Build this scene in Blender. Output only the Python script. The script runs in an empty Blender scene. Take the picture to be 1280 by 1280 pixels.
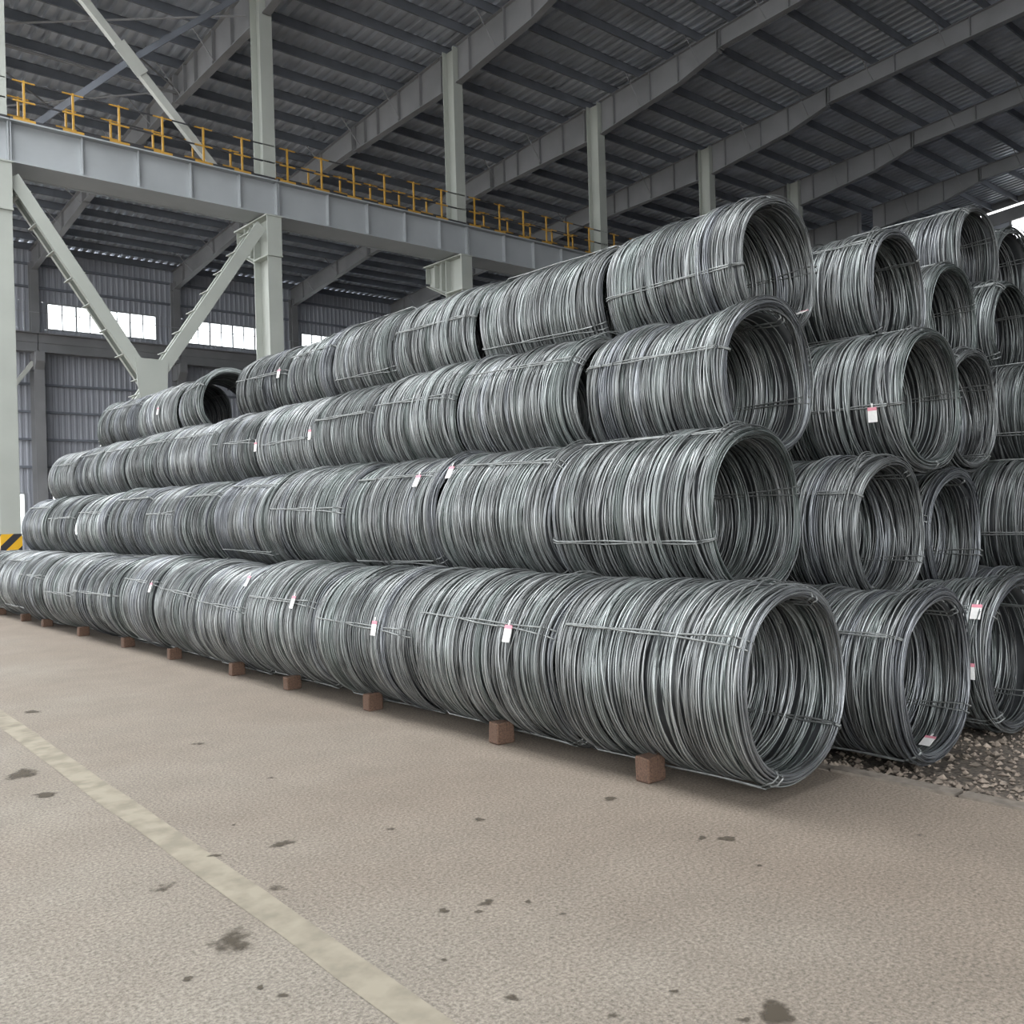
import bpy, math
import numpy as np
from mathutils import Matrix, Vector

# ------------------------------------------------------------------ camera, world, exposure
scn = bpy.context.scene
COL = scn.collection
CAM_H = 1.7
yaw, pitch, roll = (math.radians(a) for a in (41.12287, 0.135, -1.63312))
F = Vector((math.sin(yaw) * math.cos(pitch), math.cos(yaw) * math.cos(pitch), math.sin(pitch)))
R0 = Vector((math.cos(yaw), -math.sin(yaw), 0)); U0 = R0.cross(F)
RT = R0 * math.cos(roll) + U0 * math.sin(roll)
UP = -R0 * math.sin(roll) + U0 * math.cos(roll)
cam_d = bpy.data.cameras.new('camera'); cam = bpy.data.objects.new('camera', cam_d); COL.objects.link(cam)
cam_d.sensor_width = 36; cam_d.lens = 36 * 1164.742 / 1280; cam_d.clip_end = 500
M = Matrix((RT, UP, -F)).transposed().to_4x4(); M.translation = (0, 0, CAM_H); cam.matrix_world = M
scn.camera = cam

world = bpy.data.worlds.new('overcast_sky'); scn.world = world; world.use_nodes = True
bg = world.node_tree.nodes['Background']
bg.inputs[0].default_value = (0.95, 0.98, 1.0, 1)
# standard overcast sky: three times as bright overhead as at the horizon, on all sides alike
_nt = world.node_tree; _tc = _nt.nodes.new('ShaderNodeTexCoord'); _sp = _nt.nodes.new('ShaderNodeSeparateXYZ'); _mr = _nt.nodes.new('ShaderNodeMapRange')
_nt.links.new(_tc.outputs['Generated'], _sp.inputs[0]); _nt.links.new(_sp.outputs[2], _mr.inputs[0])
for _i, _v in enumerate((0, 1, .6, 1.8)): _mr.inputs[_i + 1].default_value = _v
_nt.links.new(_mr.outputs[0], bg.inputs[1])
scn.view_settings.view_transform = 'Standard'; scn.view_settings.look = 'None'
scn.view_settings.gamma = 1.0; scn.view_settings.use_curve_mapping = False
scn.view_settings.exposure = 2.6

rng = np.random.default_rng(7)
PI = math.pi

# ------------------------------------------------------------------ materials
def mat(name, col, rough=0.6, metal=0.0, noise=None, bump=None, spec=0.5, build=None):
    m = bpy.data.materials.new(name); m.use_nodes = True
    nt = m.node_tree; b = nt.nodes['Principled BSDF']
    b.inputs['Roughness'].default_value = rough; b.inputs['Metallic'].default_value = metal
    b.inputs['Specular IOR Level'].default_value = spec
    b.inputs['Base Color'].default_value = (*col, 1)
    tc = nt.nodes.new('ShaderNodeTexCoord')
    if noise:
        sc, amt = noise
        n = nt.nodes.new('ShaderNodeTexNoise'); n.inputs['Scale'].default_value = sc; n.inputs['Detail'].default_value = 5
        nt.links.new(tc.outputs['Object'], n.inputs['Vector'])
        r = nt.nodes.new('ShaderNodeMapRange'); r.inputs[1].default_value = 0.3; r.inputs[2].default_value = 0.7
        r.inputs[3].default_value = 1 - amt; r.inputs[4].default_value = 1 + amt
        nt.links.new(n.outputs[0], r.inputs[0])
        mx = nt.nodes.new('ShaderNodeVectorMath'); mx.operation = 'SCALE'; mx.inputs[0].default_value = col
        nt.links.new(r.outputs[0], mx.inputs['Scale']); nt.links.new(mx.outputs[0], b.inputs['Base Color'])
    if bump:
        sc, st = bump
        n = nt.nodes.new('ShaderNodeTexNoise'); n.inputs['Scale'].default_value = sc; n.inputs['Detail'].default_value = 3
        nt.links.new(tc.outputs['Object'], n.inputs['Vector'])
        bp = nt.nodes.new('ShaderNodeBump'); bp.inputs['Strength'].default_value = st; bp.inputs['Distance'].default_value = 0.02
        nt.links.new(n.outputs[0], bp.inputs['Height']); nt.links.new(bp.outputs[0], b.inputs['Normal'])
    if build: build(m, nt, b, tc)
    return m

def n_new(nt, t, **kw):
    n = nt.nodes.new(t)
    for k, v in kw.items(): setattr(n, k, v)
    return n

def wire_nodes(m, nt, b, tc):
    at = n_new(nt, 'ShaderNodeAttribute', attribute_name='tint')
    oi = n_new(nt, 'ShaderNodeObjectInfo')
    n = n_new(nt, 'ShaderNodeTexNoise'); n.inputs['Scale'].default_value = 3.5; n.inputs['Detail'].default_value = 4
    nt.links.new(tc.outputs['Object'], n.inputs['Vector'])
    r = n_new(nt, 'ShaderNodeMapRange'); r.inputs[1].default_value = .3; r.inputs[2].default_value = .7; r.inputs[3].default_value = .75; r.inputs[4].default_value = 1.25
    nt.links.new(n.outputs[0], r.inputs[0])
    r2 = n_new(nt, 'ShaderNodeMapRange'); r2.inputs[3].default_value = .88; r2.inputs[4].default_value = 1.12
    nt.links.new(oi.outputs['Random'], r2.inputs[0])
    mm = n_new(nt, 'ShaderNodeMath', operation='MULTIPLY'); nt.links.new(r.outputs[0], mm.inputs[0]); nt.links.new(r2.outputs[0], mm.inputs[1])
    mx = n_new(nt, 'ShaderNodeVectorMath', operation='SCALE')
    nt.links.new(at.outputs['Color'], mx.inputs[0]); nt.links.new(mm.outputs[0], mx.inputs['Scale'])
    nt.links.new(mx.outputs[0], b.inputs['Base Color'])

def floor_nodes(m, nt, b, tc):
    def noise(sc, det=4, rough=.6):
        n = n_new(nt, 'ShaderNodeTexNoise'); n.inputs['Scale'].default_value = sc; n.inputs['Detail'].default_value = det
        n.inputs['Roughness'].default_value = rough
        nt.links.new(tc.outputs['Object'], n.inputs['Vector']); return n.outputs[0]
    def rng_(src, a0, a1, b0, b1):
        r = n_new(nt, 'ShaderNodeMapRange'); nt.links.new(src, r.inputs[0])
        for i, v in enumerate((a0, a1, b0, b1)): r.inputs[i + 1].default_value = v
        return r.outputs[0]
    ramp = n_new(nt, 'ShaderNodeValToRGB')
    ramp.color_ramp.elements[0].position = .35; ramp.color_ramp.elements[0].color = (.235, .2, .163, 1)
    ramp.color_ramp.elements[1].position = .65; ramp.color_ramp.elements[1].color = (.268, .242, .204, 1)
    nt.links.new(noise(.35, 5), ramp.inputs[0])
    # darker, browner tone towards the coils
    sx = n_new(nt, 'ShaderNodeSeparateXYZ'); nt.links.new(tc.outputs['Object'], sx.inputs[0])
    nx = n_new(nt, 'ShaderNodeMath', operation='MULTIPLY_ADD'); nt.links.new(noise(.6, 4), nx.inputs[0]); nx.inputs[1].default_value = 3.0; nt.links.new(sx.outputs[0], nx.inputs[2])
    brown_mix = rng_(nx.outputs[0], 2.6, 5.6, 0, .75)
    dm = n_new(nt, 'ShaderNodeMix', data_type='RGBA'); nt.links.new(brown_mix, dm.inputs[0]); nt.links.new(ramp.outputs[0], dm.inputs[6]); dm.inputs[7].default_value = (.19, .152, .12, 1)
    f1 = rng_(noise(60, 3, .75), .3, .7, .5, 1.5)
    f2 = rng_(noise(2.2, 5), .3, .7, .93, 1.07)
    mm = n_new(nt, 'ShaderNodeMath', operation='MULTIPLY'); nt.links.new(f1, mm.inputs[0]); nt.links.new(f2, mm.inputs[1])
    mx = n_new(nt, 'ShaderNodeVectorMath', operation='SCALE')
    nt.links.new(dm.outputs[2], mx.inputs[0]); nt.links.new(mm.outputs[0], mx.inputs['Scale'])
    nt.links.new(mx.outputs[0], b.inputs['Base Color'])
    bp = n_new(nt, 'ShaderNodeBump'); bp.inputs['Strength'].default_value = .35; bp.inputs['Distance'].default_value = .01
    nt.links.new(noise(90, 3, .7), bp.inputs['Height']); nt.links.new(bp.outputs[0], b.inputs['Normal'])

def stain_nodes(m, nt, b, tc):
    at = n_new(nt, 'ShaderNodeAttribute', attribute_name='cover')
    n = n_new(nt, 'ShaderNodeTexNoise'); n.inputs['Scale'].default_value = 26; n.inputs['Detail'].default_value = 4
    nt.links.new(tc.outputs['Object'], n.inputs['Vector'])
    a = n_new(nt, 'ShaderNodeMath', operation='MULTIPLY_ADD'); a.inputs[1].default_value = 1.3; a.inputs[2].default_value = -.65
    nt.links.new(n.outputs[0], a.inputs[0])
    s = n_new(nt, 'ShaderNodeMath', operation='ADD'); nt.links.new(a.outputs[0], s.inputs[0]); nt.links.new(at.outputs['Fac'], s.inputs[1])
    r = n_new(nt, 'ShaderNodeMapRange', interpolation_type='SMOOTHSTEP'); r.inputs[1].default_value = .15; r.inputs[2].default_value = .85; r.inputs[3].default_value = 0; r.inputs[4].default_value = .8
    nt.links.new(s.outputs[0], r.inputs[0]); nt.links.new(r.outputs[0], b.inputs['Alpha'])

def paint_nodes(m, nt, b, tc):
    n = n_new(nt, 'ShaderNodeTexNoise'); n.inputs['Scale'].default_value = 6; n.inputs['Detail'].default_value = 8
    nt.links.new(tc.outputs['Object'], n.inputs['Vector'])
    r = n_new(nt, 'ShaderNodeMapRange'); r.inputs[1].default_value = .38; r.inputs[2].default_value = .6; r.inputs[3].default_value = .6; r.inputs[4].default_value = .85
    nt.links.new(n.outputs[0], r.inputs[0]); nt.links.new(r.outputs[0], b.inputs['Alpha'])

def hazard_nodes(m, nt, b, tc):
    s = n_new(nt, 'ShaderNodeSeparateXYZ'); nt.links.new(tc.outputs['Object'], s.inputs[0])
    a = n_new(nt, 'ShaderNodeMath', operation='SUBTRACT'); nt.links.new(s.outputs[2], a.inputs[0]); nt.links.new(s.outputs[0], a.inputs[1])
    a2 = n_new(nt, 'ShaderNodeMath', operation='ADD'); nt.links.new(a.outputs[0], a2.inputs[0]); nt.links.new(s.outputs[1], a2.inputs[1])
    w = n_new(nt, 'ShaderNodeMath', operation='MODULO'); nt.links.new(a2.outputs[0], w.inputs[0]); w.inputs[1].default_value = .5
    ab = n_new(nt, 'ShaderNodeMath', operation='ABSOLUTE'); nt.links.new(w.outputs[0], ab.inputs[0])
    g = n_new(nt, 'ShaderNodeMath', operation='GREATER_THAN'); nt.links.new(ab.outputs[0], g.inputs[0]); g.inputs[1].default_value = .27
    mx = n_new(nt, 'ShaderNodeMix', data_type='RGBA'); nt.links.new(g.outputs[0], mx.inputs[0])
    mx.inputs[6].default_value = (.75, .42, .02, 1); mx.inputs[7].default_value = (.03, .03, .035, 1)
    nt.links.new(mx.outputs[2], b.inputs['Base Color'])

def glass_nodes(m, nt, b, tc):
    out = nt.nodes['Material Output']
    t = n_new(nt, 'ShaderNodeBsdfTransparent'); t.inputs[0].default_value = (.93, .95, .95, 1)
    mx = n_new(nt, 'ShaderNodeMixShader'); mx.inputs[0].default_value = .08
    nt.links.new(t.outputs[0], mx.inputs[1]); nt.links.new(b.outputs[0], mx.inputs[2]); nt.links.new(mx.outputs[0], out.inputs[0])

MT = dict(
    wire=mat('wire_steel', (.2, .21, .22), .47, .75, build=wire_nodes),
    tie=mat('tie_wire_steel', (.24, .25, .245), .5, .6, noise=(20, .3)),
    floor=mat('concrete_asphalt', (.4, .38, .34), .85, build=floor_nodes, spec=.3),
    gravel=mat('gravel_stone', (.25, .205, .165), .9, noise=(9, .55)),
    dirt=mat('gravel_bed', (.12, .1, .082), .95, noise=(30, .5), bump=(40, .6)),
    kerb=mat('concrete_edging', (.17, .145, .12), .85, noise=(15, .25), bump=(60, .3)),
    stain=mat('oil_stain', (.085, .07, .052), .8, spec=.2, build=stain_nodes),
    paint=mat('worn_line_paint', (.36, .32, .25), .8, spec=.2, build=paint_nodes),
    timber=mat('weathered_timber', (.13, .075, .05), .85, noise=(12, .45), bump=(30, .6)),
    column=mat('column_paint', (.4, .42, .385), .55, noise=(.8, .08)),
    girder=mat('girder_paint', (.36, .38, .395), .5, noise=(.7, .1)),
    rafter=mat('rafter_paint', (.21, .212, .22), .55, noise=(.6, .16)),
    purlin=mat('purlin_steel', (.17, .185, .215), .6, noise=(.9, .2)),
    deck=mat('roof_sheet_steel', (.52, .56, .63), .4, .25, noise=(.7, .2)),
    wall=mat('wall_sheet_steel', (.36, .375, .42), .5, .1, noise=(.4, .1)),
    brace=mat('brace_paint', (.42, .43, .4), .55, noise=(1.2, .1)),
    yellow=mat('safety_yellow', (.5, .28, .045), .5, noise=(3, .15)),
    black=mat('rail_black', (.045, .045, .05), .5),
    hazard=mat('hazard_stripes', (.7, .4, .02), .5, build=hazard_nodes),
    frame=mat('window_frame_paint', (.3, .31, .32), .5),
    glass=mat('window_glass', (.9, .95, .95), .05, build=glass_nodes),
    tagw=mat('tag_paper', (.8, .78, .76), .7, noise=(40, .06)),
    tagp=mat('tag_pink', (.72, .28, .34), .7),
)

# ------------------------------------------------------------------ helpers
def link(o, parent=None):
    COL.objects.link(o)
    if parent is not None: o.parent = parent
    return o

def empty(name, loc=(0, 0, 0)):
    o = bpy.data.objects.new(name, None); o.location = loc; o.empty_display_size = .2
    return link(o)

def tag(o, label=None, cat=None, group=None, kind=None):
    if label: o['label'] = label
    if cat: o['category'] = cat
    if group: o['group'] = group
    if kind: o['kind'] = kind
    return o

class MB:
    def __init__(s): s.v = []; s.f = []; s.m = []
    def quadbox(s, c8, mi=0):
        b = len(s.v); s.v += [tuple(p) for p in c8]
        for q in ((0, 3, 2, 1), (4, 5, 6, 7), (0, 1, 5, 4), (1, 2, 6, 5), (2, 3, 7, 6), (3, 0, 4, 7)):
            s.f.append(tuple(b + i for i in q)); s.m.append(mi)
        return s
    def box(s, a, b, mi=0):
        (x0, y0, z0), (x1, y1, z1) = a, b
        return s.quadbox([(x0, y0, z0), (x1, y0, z0), (x1, y1, z0), (x0, y1, z0), (x0, y0, z1), (x1, y0, z1), (x1, y1, z1), (x0, y1, z1)], mi)
    def bar(s, p, q, w, h, up=(0, 0, 1), mi=0):
        p, q, up = Vector(p), Vector(q), Vector(up)
        d = (q - p).normalized(); sd = d.cross(up).normalized() * w / 2; u = sd.cross(d).normalized() * h / 2
        return s.quadbox([p - sd - u, p + sd - u, q + sd - u, q - sd - u, p - sd + u, p + sd + u, q + sd + u, q - sd + u], mi)
    def prism(s, poly, ax, a, b, mi=0):
        # polygon in the plane across axis ax (0: (y,z), 1: (x,z), 2: (x,y))
        n = len(poly); b0 = len(s.v)
        for t in (a, b):
            for (u, w) in poly:
                s.v.append({0: (t, u, w), 1: (u, t, w), 2: (u, w, t)}[ax])
        s.f.append(tuple(b0 + i for i in range(n))); s.m.append(mi)
        s.f.append(tuple(b0 + n + i for i in reversed(range(n)))); s.m.append(mi)
        for i in range(n):
            j = (i + 1) % n; s.f.append((b0 + i, b0 + j, b0 + n + j, b0 + n + i)); s.m.append(mi)
        return s
    def tube(s, p, q, r, n=8, mi=0):
        p, q = Vector(p), Vector(q); d = (q - p).normalized()
        a = d.orthogonal().normalized(); c = d.cross(a); b = len(s.v)
        for e in (p, q):
            for i in range(n):
                t = 2 * PI * i / n; s.v.append(tuple(e + a * r * math.cos(t) + c * r * math.sin(t)))
        for i in range(n):
            j = (i + 1) % n; s.f.append((b + i, b + j, b + n + j, b + n + i)); s.m.append(mi)
        s.f.append(tuple(b + i for i in reversed(range(n)))); s.m.append(mi)
        s.f.append(tuple(b + n + i for i in range(n))); s.m.append(mi)
        return s
    def mesh(s, name, mats):
        me = bpy.data.meshes.new(name); me.from_pydata(s.v, [], s.f)
        for k in (mats if isinstance(mats, (list, tuple)) else [mats]): me.materials.append(MT[k])
        me.polygons.foreach_set('material_index', s.m); me.update()
        return me
    def build(s, name, mats, parent=None, loc=None):
        o = bpy.data.objects.new(name, s.mesh(name, mats))
        if loc: o.location = loc
        return link(o, parent)

def np_mesh(name, V, Q, mats, smooth=True, tint=None, midx=None):
    me = bpy.data.meshes.new(name)
    nv, nf = len(V), len(Q)
    me.vertices.add(nv); me.vertices.foreach_set('co', V.astype(np.float32).ravel())
    me.loops.add(nf * 4); me.loops.foreach_set('vertex_index', Q.astype(np.int32).ravel())
    me.polygons.add(nf); me.polygons.foreach_set('loop_start', np.arange(0, nf * 4, 4, dtype=np.int32))
    if smooth: me.polygons.foreach_set('use_smooth', np.ones(nf, bool))
    for k in mats: me.materials.append(MT[k])
    if midx is not None: me.polygons.foreach_set('material_index', midx.astype(np.int32))
    if tint is not None:
        a = me.attributes.new('tint', 'FLOAT_COLOR', 'POINT')
        a.data.foreach_set('color', np.concatenate([tint, np.ones((nv, 1))], 1).astype(np.float32).ravel())
    me.update(calc_edges=True)
    return me

def sweep(P, rad, ns, closed=True):
    """P: (n_loops, n_seg, 3) -> verts, quads of tubes round each path"""
    nl, sg, _ = P.shape
    if closed: T = np.roll(P, -1, 1) - np.roll(P, 1, 1)
    else: T = np.gradient(P, axis=1)
    T /= np.linalg.norm(T, axis=2, keepdims=True) + 1e-9
    A = np.broadcast_to(np.array([0, 1., 0]), P.shape)
    A = A - T * (A * T).sum(2, keepdims=True)
    bad = np.linalg.norm(A, axis=2) < .2
    A = np.where(bad[..., None], np.cross(T, np.array([.3, .1, .9])), A)
    A /= np.linalg.norm(A, axis=2, keepdims=True) + 1e-9
    B = np.cross(T, A)
    ph = 2 * PI * (np.arange(ns) + .5) / ns
    rad = np.broadcast_to(np.asarray(rad, float).reshape(-1, 1, 1, 1), (nl, 1, 1, 1))
    V = P[:, :, None, :] + rad * (A[:, :, None, :] * np.cos(ph)[None, None, :, None] + B[:, :, None, :] * np.sin(ph)[None, None, :, None])
    idx = np.arange(nl * sg * ns).reshape(nl, sg, ns)
    e = sg if closed else sg - 1
    i0 = idx[:, :e]; i1 = np.roll(idx, -1, 1)[:, :e]
    Q = np.stack([i0, np.roll(i0, -1, 2), np.roll(i1, -1, 2), i1], -1).reshape(-1, 4)
    return V.reshape(-1, 3), Q

# ------------------------------------------------------------------ the hall: grid and levels
GX0, GS = 5.955, 7.5
FR = [GX0 + GS * k for k in range(-1, 7)]            # frame lines; the last is the gable wall at about 51
FR.append(GX0 + GS * 7)
YC, YW, YR = 26.6, 53.4, -1.0                        # crane column line, back wall, ridge
def ztop(y): return 18.6 - .088 * ((y if y > YR else 2 * YR - y) - YC)   # top of the rafters, ridge at YR
XL, XR = 4.4, FR[-1]                                 # right edge of an unseen roof gap, added to let daylight in
XG = -4.0                                            # left edge of that added roof gap
YE = -24.0                                           # end of the unseen other slope, added to keep light off the right side
PH = .36                                             # purlin depth

# floor and gravel
fl = MB(); fl.v = [(-60, -45, 0), (5.42, -45, 0), (5.42, 60, 0), (-60, 60, 0), (5.42, -45, -.35), (5.42, 60, -.35)]
fl.f = [(0, 1, 2, 3), (1, 4, 5, 2)]; fl.m = [0, 0]
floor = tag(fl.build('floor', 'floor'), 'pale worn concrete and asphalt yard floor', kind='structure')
gb = MB(); gb.v = [(5.42, -45, -.1), (90, -45, -.1), (90, 60, -.1), (5.42, 60, -.1)]; gb.f = [(0, 1, 2, 3)]; gb.m = [0]
gravel_bed = tag(gb.build('floor_gravel', 'dirt'), 'brown gravel ground under the stacked coils', kind='structure')

# ceiling
ceiling = tag(empty('ceiling', (20, 20, 18)), 'dark corrugated steel roof on purlins and rafters', kind='structure')
CI = Matrix.Translation((-20, -20, -18))
def under(o, parent): o.parent = parent; o.matrix_parent_inverse = Matrix.Translation(-parent.location); return o

PITCH = .41
def corrugated(u0, u1, a, b, pitch, h, lo=.48, side=.12):
    """profile points along u with ribs of height h"""
    pts = []; n = max(1, round((u1 - u0) / pitch)); p = (u1 - u0) / n
    for i in range(n):
        u = u0 + i * p
        pts += [(u, 0), (u + p * lo, 0), (u + p * (lo + side), h), (u + p * (1 - side), h)]
    pts.append((u1, 0)); return pts
for i in range(len(FR) - 1):
    a = XL if i == 0 else FR[i]; b = FR[i + 1] + (.3 if i == len(FR) - 2 else 0)
    pr = corrugated(a, b, 0, 0, PITCH, .11)
    for y0, y1 in ((YR, YW + .5), (YE, YR)):
        m = MB()
        for (u, h) in pr: m.v += [(u, y0, ztop(y0) + PH + h), (u, y1, ztop(y1) + PH + h)]
        for k in range(len(pr) - 1): m.f.append((2 * k, 2 * k + 2, 2 * k + 3, 2 * k + 1)); m.m.append(0)
        under(m.build('roof_sheet', 'deck'), ceiling)
# unseen roof left of the camera, added to narrow the daylight to a strip
for y0, y1 in ((YR, YW + .5), (YE, YR)):
    pr = corrugated(-60, XG if y1 > YR else XL, 0, 0, PITCH, .11); m = MB()
    for (u, h) in pr: m.v += [(u, y0, ztop(y0) + PH + h), (u, y1, ztop(y1) + PH + h)]
    for k in range(len(pr) - 1): m.f.append((2 * k, 2 * k + 2, 2 * k + 3, 2 * k + 1)); m.m.append(0)
    under(m.build('roof_sheet', 'deck'), ceiling)
# purlins: Z sections lying on the rafters
yp = []
y = YW - .25
while y > YR: yp.append(y); y -= 1.45
for i in range(len(FR) - 1):
    xs_ = XL if i == 0 else FR[i]; Lp = FR[i + 1] - xs_
    m = MB(); m.box((0, -.035, 0), (Lp, -.02, PH)).box((0, -.1, 0), (Lp, -.02, .016)).box((0, -.035, PH - .016), (Lp, .05, PH)).box((0, -.1, 0), (Lp, -.088, .03))
    me = m.mesh('purlin', 'purlin')
    for y in yp:
        o = bpy.data.objects.new('purlin', me); o.location = (xs_, y, ztop(y)); link(o); under(o, ceiling)
# rafters
FAR = [(53.2, 15.15), (44, 16.35), (33.25, 17.1), (33.25, 17.0), (26.95, 17.22)]
NEAR = [(26.25, 17.3), (22.2, 17.9), (20.3, 18.42), (20.3, 18.5), (12.7, 19.05), (YR, 20.15)]
def rafter_mesh(prof):
    m = MB(); t = .012
    for (ya, za), (yb, zb) in zip(prof, prof[1:]):
        if ya == yb: continue
        ta, tb = ztop(ya) - .02, ztop(yb) - .02
        m.quadbox([(-t, yb, zb), (t, yb, zb), (t, ya, za), (-t, ya, za), (-t, yb, tb), (t, yb, tb), (t, ya, ta), (-t, ya, ta)])
        m.quadbox([(-.14, yb, zb - .025), (.14, yb, zb - .025), (.14, ya, za - .025), (-.14, ya, za - .025), (-.14, yb, zb), (.14, yb, zb), (.14, ya, za), (-.14, ya, za)])
        m.quadbox([(-.14, yb, tb), (.14, yb, tb), (.14, ya, ta), (-.14, ya, ta), (-.14, yb, tb + .02), (.14, yb, tb + .02), (.14, ya, ta + .02), (-.14, ya, ta + .02)])
    return m.mesh('rafter', 'rafter')
def zbot(y, prof):
    for (ya, za), (yb, zb) in zip(prof, prof[1:]):
        if yb <= y <= ya and ya != yb: return za + (zb - za) * (y - ya) / (yb - ya)
    return prof[0][1]
rm = {0: rafter_mesh(FAR), 1: rafter_mesh(NEAR)}
stiff_y = {0: [51.5, 47.4, 44.05, 43.95, 39.5, 36, 33.3, 33.2, 32.4, 31.45, 29.95, 28.5, 27.15], 1: [25.5, 23.6, 22.2, 20.36, 20.24, 17.4, 14.5, 11.6, 8.7]}
sm = {}
for h, prof in ((0, FAR), (1, NEAR)):
    for y in stiff_y[h]:
        w = .17 if any(abs(y - q) < .1 for q in (44, 33.25, 20.3)) else .13
        zb, zt = zbot(y, prof), ztop(y) - .02
        sm[(h, y)] = MB().box((-w, -.012, zb - (.05 if w > .15 else 0)), (w, .012, zt)).mesh('stiffener', 'rafter')
fly = MB().tube((-.95, 0, .02), (-.1, 0, -.85), .022, 6).mesh('fly_brace', 'rafter')
for fx in FR[1:-1]:
    for h in (0, 1):
        o = bpy.data.objects.new('rafter', rm[h]); o.location = (fx, 0, 0); link(o); under(o, ceiling)
        for y in stiff_y[h]:
            c = bpy.data.objects.new('stiffener', sm[(h, y)]); c.location = (0, y, 0); link(c, o)
    for y in yp[2::2]:
        if y < 4 or abs(y - YC) < .6: continue
        o = bpy.data.objects.new('fly_brace', fly); dz = (ztop(y) - zbot(y, FAR if y > YC else NEAR)) / .95
        o.location = (fx, y - .05, ztop(y)); o.scale = (1, 1, max(.5, min(dz, 1.4))); link(o); under(o, ceiling)
# rod bracing under the roof of the braced bay
for p, q in (((GX0 + .1, 33.0, 17.35), (GX0 + 7.4, 39.3, 16.75)), ((GX0 + .1, 39.3, 16.75), (GX0 + 7.4, 33.0, 17.35)),
             ((GX0 + .1, 27.4, 17.7), (GX0 + 7.4, 33.0, 17.35)), ((GX0 + .1, 33.0, 17.35), (GX0 + 7.4, 27.4, 17.7))):
    under(MB().tube(p, q, .035, 6).build('bracing_rod', 'rafter'), ceiling)
under(MB().tube((GX0 + .1, 33.1, 17.3), (GX0 + 7.4, 33.1, 17.3), .05, 6).build('strut_tube', 'rafter'), ceiling)

# back wall with windows
wall_back = tag(empty('wall_back', (25, YW, 0)), 'grey corrugated sheet wall with strip windows', kind='structure')
def wall_sheet(x0, x1, z0, z1):
    pr = corrugated(x0, x1, 0, 0, .3, -.025)
    m = MB()
    for (u, h) in pr: m.v += [(u, YW + h, z0), (u, YW + h, z1)]
    for k in range(len(pr) - 1): m.f.append((2 * k, 2 * k + 2, 2 * k + 3, 2 * k + 1)); m.m.append(0)
    under(m.build('wall_sheet', 'wall'), wall_back)
ZT = ztop(YW) + PH - .02
nwin = 0
def window(x0, x1, z0, z1, npan):
    global nwin
    nwin += 1
    w = tag(empty('window_%d' % nwin, ((x0 + x1) / 2, YW, z0)), kind='structure')
    m = MB(); f = .07
    m.box((x0, YW - .05, z0), (x1, YW + .06, z0 + f)).box((x0, YW - .05, z1 - f), (x1, YW + .06, z1)).box((x0, YW - .05, z0 + f), (x0 + f, YW + .06, z1 - f)).box((x1 - f, YW - .05, z0 + f), (x1, YW + .06, z1 - f))
    under(m.build('window_frame', 'frame'), w)
    st = (x1 - x0 - 2 * f) / npan
    for i in range(npan):
        a = x0 + f + st * i
        if i: under(MB().box((a - .025 - .015 * (i % 2 == 0), YW - .03, z0 + f), (a + .025 + .015 * (i % 2 == 0), YW + .04, z1 - f)).build('mullion', 'frame'), w)
        under(MB().box((a + .02, YW, z0 + f), (a + st - .02, YW + .008, z1 - f)).build('pane', 'glass'), w)
for i in range(len(FR) - 1):
    a, b = FR[i], FR[i + 1]; w0, w1 = a + .7, b - .95
    wall_sheet(a, b, 0, 1.2); wall_sheet(a, b, 3.54, 12.2); wall_sheet(a, b, 13.65, ZT)
    wall_sheet(a, w0, 12.2, 13.65); wall_sheet(w1, b, 12.2, 13.65)
    l0, l1 = a + .7, b - .55
    wall_sheet(a, l0, 1.2, 3.54); wall_sheet(l1, b, 1.2, 3.54)
    if a > 0:
        window(w0, w1, 12.2, 13.65, 8); window(l0, l1, 1.2, 3.54, 8)
    else:
        window(w0, w1, 12.2, 13.65, 8)
    for z in (4.93, 6.38, 7.83, 9.28, 14.4, 15.6):
        under(MB().box((a, YW - .2, z - .09), (b, YW - .05, z + .02)).build('girt', 'purlin'), wall_back)

# gable wall at the far right end
wall_end = tag(empty('wall_end', (XR, 25, 0)), 'dark sheet gable wall at the far end', kind='structure')
def gable_sheet(y0, y1, z0, z1, z2=None):
    m = MB(); z2 = z1 if z2 is None else z2
    m.quadbox([(XR, y0, z0), (XR + .05, y0, z0), (XR + .05, y1, z0), (XR, y1, z0), (XR, y0, z1), (XR + .05, y0, z1), (XR + .05, y1, z2), (XR, y1, z2)])
    under(m.build('wall_sheet', 'wall'), wall_end)
gable_sheet(YE, YW, 0, 17.0)
gable_sheet(YE, YR, 17.0, ztop(YE) + .2, ztop(YR) + .2)
gable_sheet(21.7, YW, 17.0, ztop(21.7) - .95, 16.9)
gable_sheet(YR, 15.0, 17.0, ztop(YR) - .9, ztop(15) - .95)
def gable_band(name, y0, y1, d0, d1, mt, w=.1):
    m = MB(); m.quadbox([(XR - w, y0, ztop(y0) + d0), (XR + w, y0, ztop(y0) + d0), (XR + w, y1, ztop(y1) + d0), (XR - w, y1, ztop(y1) + d0), (XR - w, y0, ztop(y0) + d1), (XR + w, y0, ztop(y0) + d1), (XR + w, y1, ztop(y1) + d1), (XR - w, y1, ztop(y1) + d1)])
    under(m.build(name, mt), wall_end)
gable_band('gable_beam', 15, 23.6, -.95, -.2, 'rafter'); gable_band('gable_beam', YR, 15, -.95, .3, 'wall'); gable_band('gable_beam', 23.6, YW, -.95, .3, 'wall')
gable_band('gable_head', 15, 23.6, -.04, .36, 'rafter', .06)
for y in (15.1, 18.4, 21.65): under(MB().box((XR - .08, y - .06, 17), (XR + .08, y + .06, ztop(y) - .5)).build('gable_post', 'rafter'), wall_end)

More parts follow.
